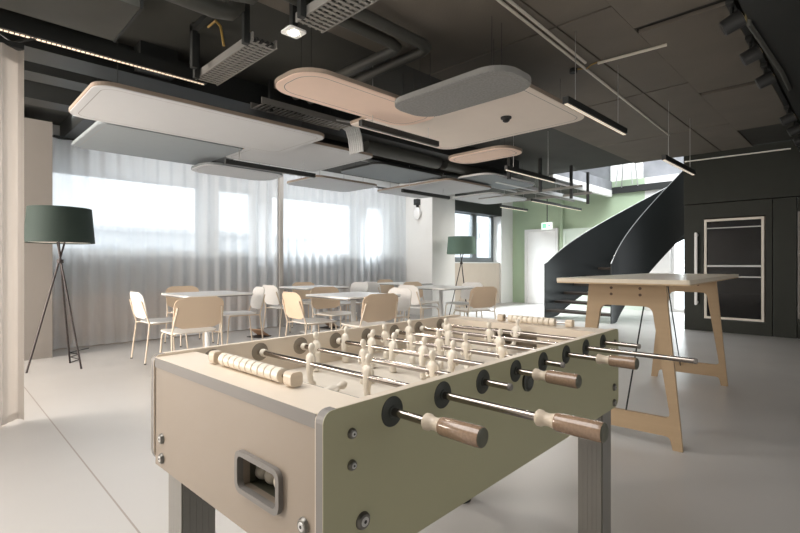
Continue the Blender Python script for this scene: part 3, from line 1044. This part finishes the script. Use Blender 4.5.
def dining_table(x, y, label, s=.85):
    t = thing('dining_table', label, 'table', (x, y, 0), 0, 'white square dining tables')
    top = MB().prism(rrect(s, s, .06), .728, .745, XY).build('tabletop', M['table_top'], t)
    MB().prism(rrect(s - .01, s - .01, .058), .716, .728, XY).build('edge', M['table_edge'], top)
    MB().cyl((0, 0, .02), (0, 0, .715), .032, seg=20).build('pedestal', M['white'], t, smooth=True)
    MB().prism(rrect(.36, .36, .05), 0, .014, XY).build('base', M['white'], t, bevel=.003)
    MB().box(-.2, .2, -.03, .03, .695, .716).build('bracket', M['white'], t)
    return t


dining_table(-5.95, 2.50, 'white square dining table nearest the dark green floor lamp')
dining_table(-4.45, 3.65, 'white square dining table directly behind the football table')
dining_table(-6.50, 4.50, 'white square dining table by the curtain next to the slim post')
dining_table(-6.60, 6.72, 'white square dining table by the curtain, farthest from the camera')
dining_table(-4.98, 5.93, 'white square dining table on a central pedestal, rightmost near the smaller green lamp')


def chair_proto(mb, ms):
    t = thing('dining_chair', 'x', 'chair', (0, 0, 0), 0, 'dining chairs')
    # seat: thin shell, front edge dropping a little
    pts = rrect(.46, .43, [.10, .10, .13, .13], 6)
    s = MB()
    lo = [s.bm.verts.new((u, v, .438 - .10 * max(0, v - .12) ** 1.4 + .03 * u * u * 2)) for u, v in pts]
    hi = [s.bm.verts.new((u, v, .452 - .10 * max(0, v - .12) ** 1.4 + .03 * u * u * 2)) for u, v in pts]
    s.bm.faces.new(lo[::-1]); s.bm.faces.new(hi)
    for k in range(len(pts)):
        j = (k + 1) % len(pts)
        s.bm.faces.new((lo[k], lo[j], hi[j], hi[k]))
    s.build('seat', ms, t, bevel=.003)
    # backrest: curved rounded panel
    W, Hh, r = .47, .30, .085
    nx, nz = 18, 10
    b_ = MB()

    def surf(u, v, off):
        # u,v -> -1..1 squircle clamp for rounded corners
        hw, hh = W / 2, Hh / 2
        z = v * hh
        lim = hw
        dz = abs(z) - (hh - r)
        if dz > 0:
            lim = hw - r + math.sqrt(max(r * r - dz * dz, 0))
        x = u * lim
        yb = -.255 - (z + hh) * .20 + .32 * x * x
        return (x, yb + off, .645 + z)
    fr = [[b_.bm.verts.new(surf(-1 + 2 * i / nx, -1 + 2 * j / nz, .005)) for j in range(nz + 1)] for i in range(nx + 1)]
    bk = [[b_.bm.verts.new(surf(-1 + 2 * i / nx, -1 + 2 * j / nz, -.006)) for j in range(nz + 1)] for i in range(nx + 1)]
    for i in range(nx):
        for j in range(nz):
            b_.bm.faces.new((fr[i][j], fr[i + 1][j], fr[i + 1][j + 1], fr[i][j + 1]))
            b_.bm.faces.new((bk[i][j], bk[i][j + 1], bk[i + 1][j + 1], bk[i + 1][j]))
    for i in range(nx):
        b_.bm.faces.new((fr[i][0], bk[i][0], bk[i + 1][0], fr[i + 1][0]))
        b_.bm.faces.new((fr[i][nz], fr[i + 1][nz], bk[i + 1][nz], bk[i][nz]))
    for j in range(nz):
        b_.bm.faces.new((fr[0][j], fr[0][j + 1], bk[0][j + 1], bk[0][j]))
        b_.bm.faces.new((fr[nx][j], bk[nx][j], bk[nx][j + 1], fr[nx][j + 1]))
    b_.build('backrest', mb, t, smooth=True)
    for sx in (-1, 1):
        lg = MB().tube([(sx * .225, .205, 0), (sx * .205, .17, .40), (sx * .19, .15, .428)], .009, 8).build('leg', M['chair_leg'], t, smooth=True)
        MB().cyl((sx * .225, .205, 0), (sx * .2245, .204, .012), .012, seg=10).build('glide', M['blacksoft'], lg)
        lg = MB().tube([(sx * .245, -.275, 0), (sx * .235, -.225, .44), (sx * .225, -.262, .56), (sx * .205, -.302, .70)], .009, 8).build('leg', M['chair_leg'], t, smooth=True)
        MB().cyl((sx * .245, -.275, 0), (sx * .2449, -.2745, .012), .012, seg=10).build('glide', M['blacksoft'], lg)
    MB().tube([(-.235, -.225, .43), (-.19, -.18, .43), (-.19, .15, .43), (.19, .15, .43), (.19, -.18, .43), (.235, -.225, .43)], .008, 8).build('seat_frame', M['chair_leg'], t, smooth=True)
    return t


beige = chair_proto(M['chair_beige'], M['chair_seat'])
whitec = chair_proto(M['chair_white'], M['chair_white'])
used = set()


def place(x, y, deg, white, label):
    src = whitec if white else beige
    if white in used:
        o = copy_tree(src)
    else:
        o = src
        used.add(white)
    o.location = (x, y, 0)
    o.rotation_euler = (0, 0, math.radians(deg))
    o['label'] = label


# deg: 0 faces +Y, -90 faces +X, 90 faces -X, 180 faces -Y
place(-5.92, 1.97, 0, True, 'white chair in side view left of the nearest dining table, beside the green lamp')
place(-6.78, 2.62, -88, False, 'beige chair facing the camera behind the nearest dining table, by the curtain')
place(-4.86, 1.86, 88, False, 'large-looking beige chair with its back to the camera before the nearest dining table')
place(-6.10, 2.98, 170, True, 'white chair on the right side of the nearest dining table')
place(-5.13, 3.92, -92, False, 'beige chair facing the camera behind the table at the centre of the picture')
place(-4.62, 3.20, -6, False, 'beige chair left of the centre dining table, seen from behind at an angle')
place(-4.00, 3.46, 84, False, 'brownish beige chair with its back to the camera just behind the football table')
place(-4.48, 4.17, 176, True, 'white chair on the right side of the centre dining table')
place(-6.50, 3.98, 0, True, 'white chair beside the slim post, left of the table by the curtain')
place(-6.90, 4.75, -90, False, 'beige chair against the curtain behind the table next to the slim post')
place(-6.46, 5.15, 180, True, 'white chair right of the table next to the slim post, by the curtain')
place(-6.50, 6.04, 0, True, 'white chair seen from behind, left of the farthest table by the curtain')
place(-7.0, 6.85, -90, False, 'beige chair against the curtain behind the farthest table')
place(-5.02, 5.50, -4, True, 'cream white chair left of the pedestal table near the small green lamp')
place(-5.0, 6.50, 178, True, 'cream white chair behind the pedestal table, before the small green lamp')
place(-4.16, 5.66, 72, False, 'beige chair standing alone at the right end of the pedestal table')
place(-5.62, 6.22, -92, False, 'beige chair behind the pedestal table on the side toward the column')

# floor socket boxes
for (x, y, a), lab in zip(((-6.66, 3.60, .3), (-6.75, 5.0, .2), (-6.35, 5.80, .1)), ('open floor socket box with brown lid near the nearest dining table', 'floor socket box with brown lid below the table next to the slim post', 'floor socket box with brown lid right of the slim post, farther back')):
    fb = thing('floor_box', lab, 'floor socket', (x, y, 0), a, 'floor socket boxes')
    MB().box(-.13, .13, -.13, .13, 0, .012, .003).build('frame', M['blacksoft'], fb)
    m = MB(); m.box(-.12, .12, -.01, .0, 0, .22)
    l_ = m.build('lid', M['box_brown'], fb)
    l_.location = (0, .10, .014)
    l_.rotation_euler = (math.radians(58), 0, 0)

# ------------------------------------------------------------------ high plywood table
ht = thing('high_table', 'tall plywood trestle table beside the football table', 'table', (-1.10, 3.12, 0), math.radians(4))
tp = MB().prism(rrect(.76, 2.34, .015, 3, 0, .99), .992, 1.016, XY).build('tabletop', M['ply_top'], ht)
MB().prism(rrect(.756, 2.336, .014, 3, 0, .99), .984, .992, XY).build('edge_band', M['ply_edge'], tp)


def trestle(y):
    outer = [(-.225, .984), (-.315, 0), (-.262, 0), (-.246, .075), (.246, .075), (.262, 0), (.315, 0), (.225, .984)]
    outer = round_poly(outer, [0, 0, 0, .03, .03, 0, 0, 0])
    hole = round_poly([(-.150, .845), (-.250, .185), (.250, .185), (.150, .845)], [.05, .03, .03, .05])
    m = MB()
    for yy in (y - .014, y + .014):
        ov = [m.bm.verts.new((u, yy, v)) for u, v in outer]
        hv = [m.bm.verts.new((u, yy, v)) for u, v in hole]
        es = []
        for ring in (ov, hv):
            for k in range(len(ring)):
                es.append(m.bm.edges.new((ring[k], ring[(k + 1) % len(ring)])))
        bmesh.ops.triangle_fill(m.bm, edges=es, use_beauty=True, use_dissolve=False)
        if yy < y:
            o0, h0 = ov, hv
        else:
            for r0, r1 in ((o0, ov), (h0, hv)):
                for k in range(len(r0)):
                    j = (k + 1) % len(r0)
                    m.bm.faces.new((r0[k], r0[j], r1[j], r1[k]))
    f = m.build('trestle_frame', M['ply'], ht)
    for bx in (-.085, .085):
        for bz in (.915, .955):
            MB().cyl((bx, y - .0165, bz), (bx, y - .013, bz), .009, seg=12).build('bolt', M['bolt_brown'], f)
    MB().cyl((-.20, y - .016, .13), (-.20, y - .013, .13), .006, seg=10).build('bolt', M['alu'], f)
    return f


trestle(0)
trestle(2.0)
MB().cyl((0, .0, .185), (-.02, .62, .984), .005, seg=8).build('brace_rod', M['black'], ht)
MB().cyl((-.06, 1.982, .14), (-.02, 1.22, .984), .005, seg=8).build('brace_rod', M['black'], ht)
MB().box(-.03, .03, .014, 1.986, .93, .984).build('beam', M['ply'], ht)

# ------------------------------------------------------------------ football table
L, W, HT, HB, TH = 1.42, .760, .8565, .561, .022
ft = thing('football_table', 'cream and olive green table football table with wooden handles in the foreground', 'football table', (-.639, .460, 0), math.radians(92.07))
side = rrect(L, HT - HB, [.020, .020, .035, .035], 5, L / 2, (HT + HB) / 2)


def side_panel(w0, w1, face_w, mface, mback):
    m = MB().prism(side, w0 + .0015, w1 - .0015, XZ)
    o = m.build('side_panel', M['edge_grey'], ft)
    MB().prism(side, w0 if face_w == w0 else w1 - .0015, w0 + .0015 if face_w == w0 else w1, XZ).build('panel_face', mface, o)
    MB().prism(side, w1 - .0015 if face_w == w0 else w0, w1 if face_w == w0 else w0 + .0015, XZ).build('panel_lining', mback, o)
    MB().box(.03, L - .03, w0 + .001, w1 - .001, HT - .002, HT + .0008).build('top_edge', M['cream_top'], o)
    return o


rp = side_panel(0, TH, 0, M['green_panel'], M['cream_top'])
lp = side_panel(W - TH, W, W, M['green_panel'], M['cream_top'])


def end_panel(l0, l1, zt):
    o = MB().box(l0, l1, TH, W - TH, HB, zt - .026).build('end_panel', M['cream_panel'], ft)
    MB().box(l0 - .001, l1, TH, W - TH, zt - .026, zt - .001).build('edge_band', M['edge_grey'], o)
    return o


ZD = .850
# near end panel with opening for the ball tray
e0 = MB()
OL, OR, OB, OT = .276, .132, .648, .716
e0.box(.004, .024, TH, OR, HB, ZD - .026).box(.004, .024, OL, W - TH, HB, ZD - .026).box(.004, .024, OR, OL, HB, OB).box(.004, .024, OR, OL, OT, ZD - .026)
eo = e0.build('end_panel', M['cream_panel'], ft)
MB().box(.002, .024, TH, W - TH, ZD - .026, ZD - .001).build('edge_band', M['edge_grey'], eo)
end_panel(L - .024, L - .004, ZD)
# decks at both ends
MB().box(.003, .115, TH, W - TH, ZD - .012, ZD).build('deck', M['cream_top'], ft)
MB().box(L - .115, L - .003, TH, W - TH, ZD - .012, ZD).build('deck', M['cream_top'], ft)
# goal walls: board with a goal opening
for l0 in (.103, L - .115):
    g = MB()
    gc = W / 2
    g.box(l0, l0 + .012, TH, gc - .10, .748, ZD - .012).box(l0, l0 + .012, gc + .10, W - TH, .748, ZD - .012).box(l0, l0 + .012, gc - .10, gc + .10, .825, ZD - .012)
    g.build('goal_wall', M['cream_top'], ft)
MB().box(.024, L - .024, TH, W - TH, .735, .747).build('playing_field', M['field'], ft)
ln = MB()
ln.box(L / 2 - .003, L / 2 + .003, TH, W - TH, .747, .7476)
for l0 in (.28, L - .28):
    ln.box(l0 - .002, l0 + .002, W / 2 - .17, W / 2 + .17, .747, .7476)
for l0, l1 in ((.115, .28), (L - .28, L - .115)):
    for w_ in (W / 2 - .17, W / 2 + .17):
        ln.box(l0, l1, w_ - .002, w_ + .002, .747, .7476)
ln.build('field_line', M['frame_white'], ft)
MB().box(.024, L - .024, TH, W - TH, HB + .01, HB + .02).build('bottom_board', M['leg_dark'], ft)
# corner ramps
for (lx, wx, sl, sw) in ((.115, TH, 1, 1), (.115, W - TH, 1, -1), (L - .115, TH, -1, 1), (L - .115, W - TH, -1, -1)):
    m = MB()
    a = m.bm.verts.new((lx, wx, .747)); b1 = m.bm.verts.new((lx + sl * .09, wx, .747)); c_ = m.bm.verts.new((lx, wx + sw * .09, .747)); d = m.bm.verts.new((lx, wx, .775))
    for f in ((a, b1, c_), (a, b1, d), (b1, c_, d), (a, c_, d)):
        m.bm.faces.new(f)
    m.build('corner_ramp', M['cream_top'], ft)
# ball tray frame
fr = MB()
o_ = rrect(OL - OR + .018, OT - OB + .018, .020, 5, (OL + OR) / 2, (OT + OB) / 2)
i_ = rrect(OL - OR - .004, OT - OB - .004, .012, 5, (OL + OR) / 2, (OT + OB) / 2)
for la, lb in ((-.006, .005),):
    A = [fr.bm.verts.new((la, u, v)) for u, v in o_]; B = [fr.bm.verts.new((la, u, v)) for u, v in i_]
    C = [fr.bm.verts.new((lb, u, v)) for u, v in o_]; D = [fr.bm.verts.new((lb + .003, u, v)) for u, v in i_]
    n = len(o_)
    for k in range(n):
        j = (k + 1) % n
        fr.bm.faces.new((A[k], A[j], B[j], B[k])); fr.bm.faces.new((A[k], A[j], C[j], C[k])); fr.bm.faces.new((B[k], B[j], D[j], D[k]))
fr.build('ball_return_frame', M['edge_grey'], ft, smooth=True)
tray = MB()
tray.box(.024, .085, .10, .36, OB - .014, OB - .002).box(.085, .090, .10, .36, OB - .014, OT + .02)
tray.box(.024, .040, OR - .014, OR - .004, OB - .002, OT + .02).box(.024, .040, OL + .004, OL + .014, OB - .002, OT + .02)
tray.box(.024, .090, .095, .10, OB - .014, OT + .02).box(.024, .090, .36, .365, OB - .014, OT + .02)
tray.build('ball_tray', M['leg_dark'], ft)

# bolts on panels


def bolt(p, axis, r):
    p = Vector(p)
    o = MB().lathe(p, axis, [(0, r), (.004, r * .95), (.007, r * .75)], 18).build('bolt', M['steel_d'], ft, smooth=True)
    MB().lathe(p + Vector(axis) * .0068, axis, [(0, r * .55), (.0012, r * .5)], 14).build('socket', M['alu'], o)
    MB().lathe(p + Vector(axis) * .0079, axis, [(0, r * .22), (.0006, r * .2)], 8).build('hex_recess', M['blacksoft'], o)


for z in (.807, .752):
    bolt((.062, 0, z), (0, -1, 0), .0095)
bolt((.088, 0, .645), (0, -1, 0), .016)
bolt((L - .045, 0, .812), (0, -1, 0), .007)
for z in (.640, .582):
    bolt((L - .052, 0, z), (0, -1, 0), .014)
bolt((.004, .058, .648), (-1, 0, 0), .015)
for z in (.640, .588):
    bolt((.004, W - TH - .046, z), (-1, 0, 0), .014)
# legs: square aluminium profiles with grooves
LEG = .092
for (l0, w0) in ((.035, .015), (.035, W - .027 - LEG), (1.293, .015), (1.293, W - .027 - LEG)):
    m = MB().box(l0 + .003, l0 + LEG - .003, w0 + .003, w0 + LEG - .003, .03, HB + .012)
    lg = m.build('leg', M['leg_dark'], ft)
    g = MB()
    for k in range(5):
        a = .004 + k * .0170
        for s_ in (w0, w0 + LEG - .003):
            g.box(l0 + a, l0 + a + .0165, s_, s_ + .003, .03, HB + .01)
        for s_ in (l0, l0 + LEG - .003):
            g.box(s_, s_ + .003, w0 + a, w0 + a + .0165, .03, HB + .01)
    g.build('profile_rib', M['leg_alu'], lg)
    MB().cyl((l0 + LEG / 2, w0 + LEG / 2, 0), (l0 + LEG / 2, w0 + LEG / 2, .03), .052, .040, seg=20).build('foot', M['blacksoft'], lg)
# counters (bead scorers)


def scorer(lc, w0, w1, n, z, gap=0.0, loose=None):
    t = MB().cyl((lc, w0 - .03, z), (lc, w1 + .03, z), .004, seg=8).build('score_counter', M['chrome'], ft)
    for w_ in (w0 - .035, w1 + .035):
        MB().prism(rrect(.030, .030, .009, 4, lc, z), w_ - .013, w_ + .013, XZ).build('end_block', M['wood_light'], t)
    d = (w1 - w0) / n
    for k in range(n):
        c = w0 + d * (k + .5)
        if loose and k in loose:
            c = loose[k]
        MB().lathe((lc, c - d * .47, z), (0, 1, 0), [(0, .0125), (.002, .0155), (d * .96 - .002, .0155), (d * .96, .0125)], 14).build('bead', M['bead'], t, smooth=True)


scorer(.078, .235, .50, 10, ZD + .017)
scorer(L - .062, .20, .44, 10, ZD + .017, loose={0: .165})

# bearings, rods, handles, players
ZR = .822
rods = [.164 + .156 * k for k in range(8)]
hand = [(.082, .205, True), (.217, .340, True), (.0, .075, False), (.052, .170, True), (.0, .061, False), (.095, .208, True), (.0, .32, False), (.0, .123, False)]
plw = [[.20], [.47, .235], [.644, .414, .15], [.688, .549, .448, .318, .208], [.632, .50, .373, .263, .13], [.657, .456, .237], [.58, .372], [.347]]
tilt = [80, 4, -6, 8, -10, 6, -8, 20]
tilt2 = {(1, 1): 0}


PS = .86


def player_mesh():
    """origin on the rod; figure faces +X"""
    m = MB()
    s = [(.012, 0, -.072, .004, .010), (.012, 0, -.070, .013, .013), (.010, 0, -.052, .012, .013), (.004, 0, -.046, .009, .011), (0, 0, -.030, .009, .012), (0, 0, -.012, .011, .015),
         (0, 0, .004, .012, .017), (0, 0, .018, .0115, .0195), (0, 0, .026, .009, .017), (0, 0, .030, .005, .007), (0, 0, .034, .005, .006), (.001, 0, .038, .009, .009), (.001, 0, .046, .0115, .011), (.001, 0, .054, .009, .009), (.001, 0, .058, .004, .004)]
    m.loft([(a, b_, c_, d_ * PS, e_ * PS) for a, b_, c_, d_, e_ in s], 14)
    # arms folded along the body
    for sy in (-1, 1):
        m.tube([(0, sy * .0155, .020), (.001, sy * .0185, .006), (.006, sy * .019, -.008), (.010, sy * .011, -.012)], .0042, 8)
    return m


proto_p = None
for k, l in enumerate(rods):
    h0, h1, has = hand[k]
    out = h0 + .02 if has else h1
    rod = MB().cyl((l, -out, ZR), (l, W + .05 + .05 * (k % 3), ZR), .0078, seg=16).build('rod', M['chrome'], ft, smooth=True)
    for w0, ax, mm in ((0, -1, M['disc']), (TH, 1, M['disc_in']), (W - TH, -1, M['disc_in']), (W, 1, M['disc'])):
        d = MB()
        d.lathe((l, w0, ZR), (0, ax, 0), [(0, .029), (.0015, .0285), (.0022, .027)], 24)
        d.lathe((l, w0 + ax * .002, ZR), (0, ax, 0), [(0, .0115), (.0025, .0108), (.003, .0095)], 18)
        d.build('bearing', mm, ft, smooth=True)
    if has:
        ln_ = h1 - h0
        hd = MB().lathe((l, -h0, ZR), (0, -1, 0), [(0, .012), (.003, .0150), (.010, .0150), (.014, .0125), (.024, .0112), (.034, .0135), (.037, .0150)], 22).build('handle_collar', M['wood_light'], rod, smooth=True)
        MB().lathe((l, -h0 - .0365, ZR), (0, -1, 0), [(0, .0150), (.004, .0165), (ln_ - .048, .0175), (ln_ - .0405, .0168)], 22).build('handle', M['wood_handle'], rod, smooth=True)
        MB().lathe((l, -h1 + .006, ZR), (0, -1, 0), [(0, .0166), (.004, .0155), (.006, .012)], 22).build('handle_cap', M['leg_dark'], rod, smooth=True)
    else:
        MB().lathe((l, -out + .006, ZR), (0, -1, 0), [(0, .0085), (.005, .0085), (.008, .007)], 16).build('rod_cap', M['edge_grey'], rod, smooth=True)
    for w_ in (TH + .014, W - TH - .034):
        MB().lathe((l, w_, ZR), (0, 1, 0), [(0, .011), (.003, .012), (.017, .012), (.02, .011)], 14).build('bumper', M['player'], rod, smooth=True)
    team = k in (0, 1, 3, 5)
    for w_ in plw[k]:
        if proto_p is None:
            p = player_mesh().build('player', M['player'], rod, smooth=True)
            proto_p = p
        else:
            p = proto_p.copy()
            COL.objects.link(p)
            p.parent = rod
        p.location = (l, w_, ZR)
        face = 0 if team else PI
        p.rotation_euler = (0, math.radians(tilt[k]) * (1 if team else -1), face)
# ball throw-in cup on the green side panel
lc = .714
for q in (0,):
    m = MB().lathe((lc - .02, 0, .785), (0, -1, 0), [(0, .028), (.006, .028), (.008, .022), (.004, .016)], 24)
    m.build('ball_inlet', M['disc'], ft, smooth=True)

# balls lying in the tray
ball_spots = [(.060, .204, 0), (.061, .239, 0), (.060, .274, 0), (.061, .309, 0)]
blabels = ('pale football ball partly hidden at the right in the ball return', 'pale football ball second from the right in the ball return', 'pale football ball second from the left in the ball return', 'pale football ball leftmost in the ball return')
Rm = Matrix.Translation((-.639, .460, 0)) @ Matrix.Rotation(math.radians(92.07), 4, 'Z')
bm0 = None
for (l, w_, q), lab in zip(ball_spots, blabels):
    if bm0 is None:
        o = MB().sphere((0, 0, 0), .0172, seg=20).build('football', M['bead'], smooth=True)
        bm0 = o
    else:
        o = bm0.copy(); COL.objects.link(o)
    o.location = Rm @ Vector((l - .006, w_, OB - .002 + .0172))
    tag(o, lab, 'ball', 'balls in the ball return')
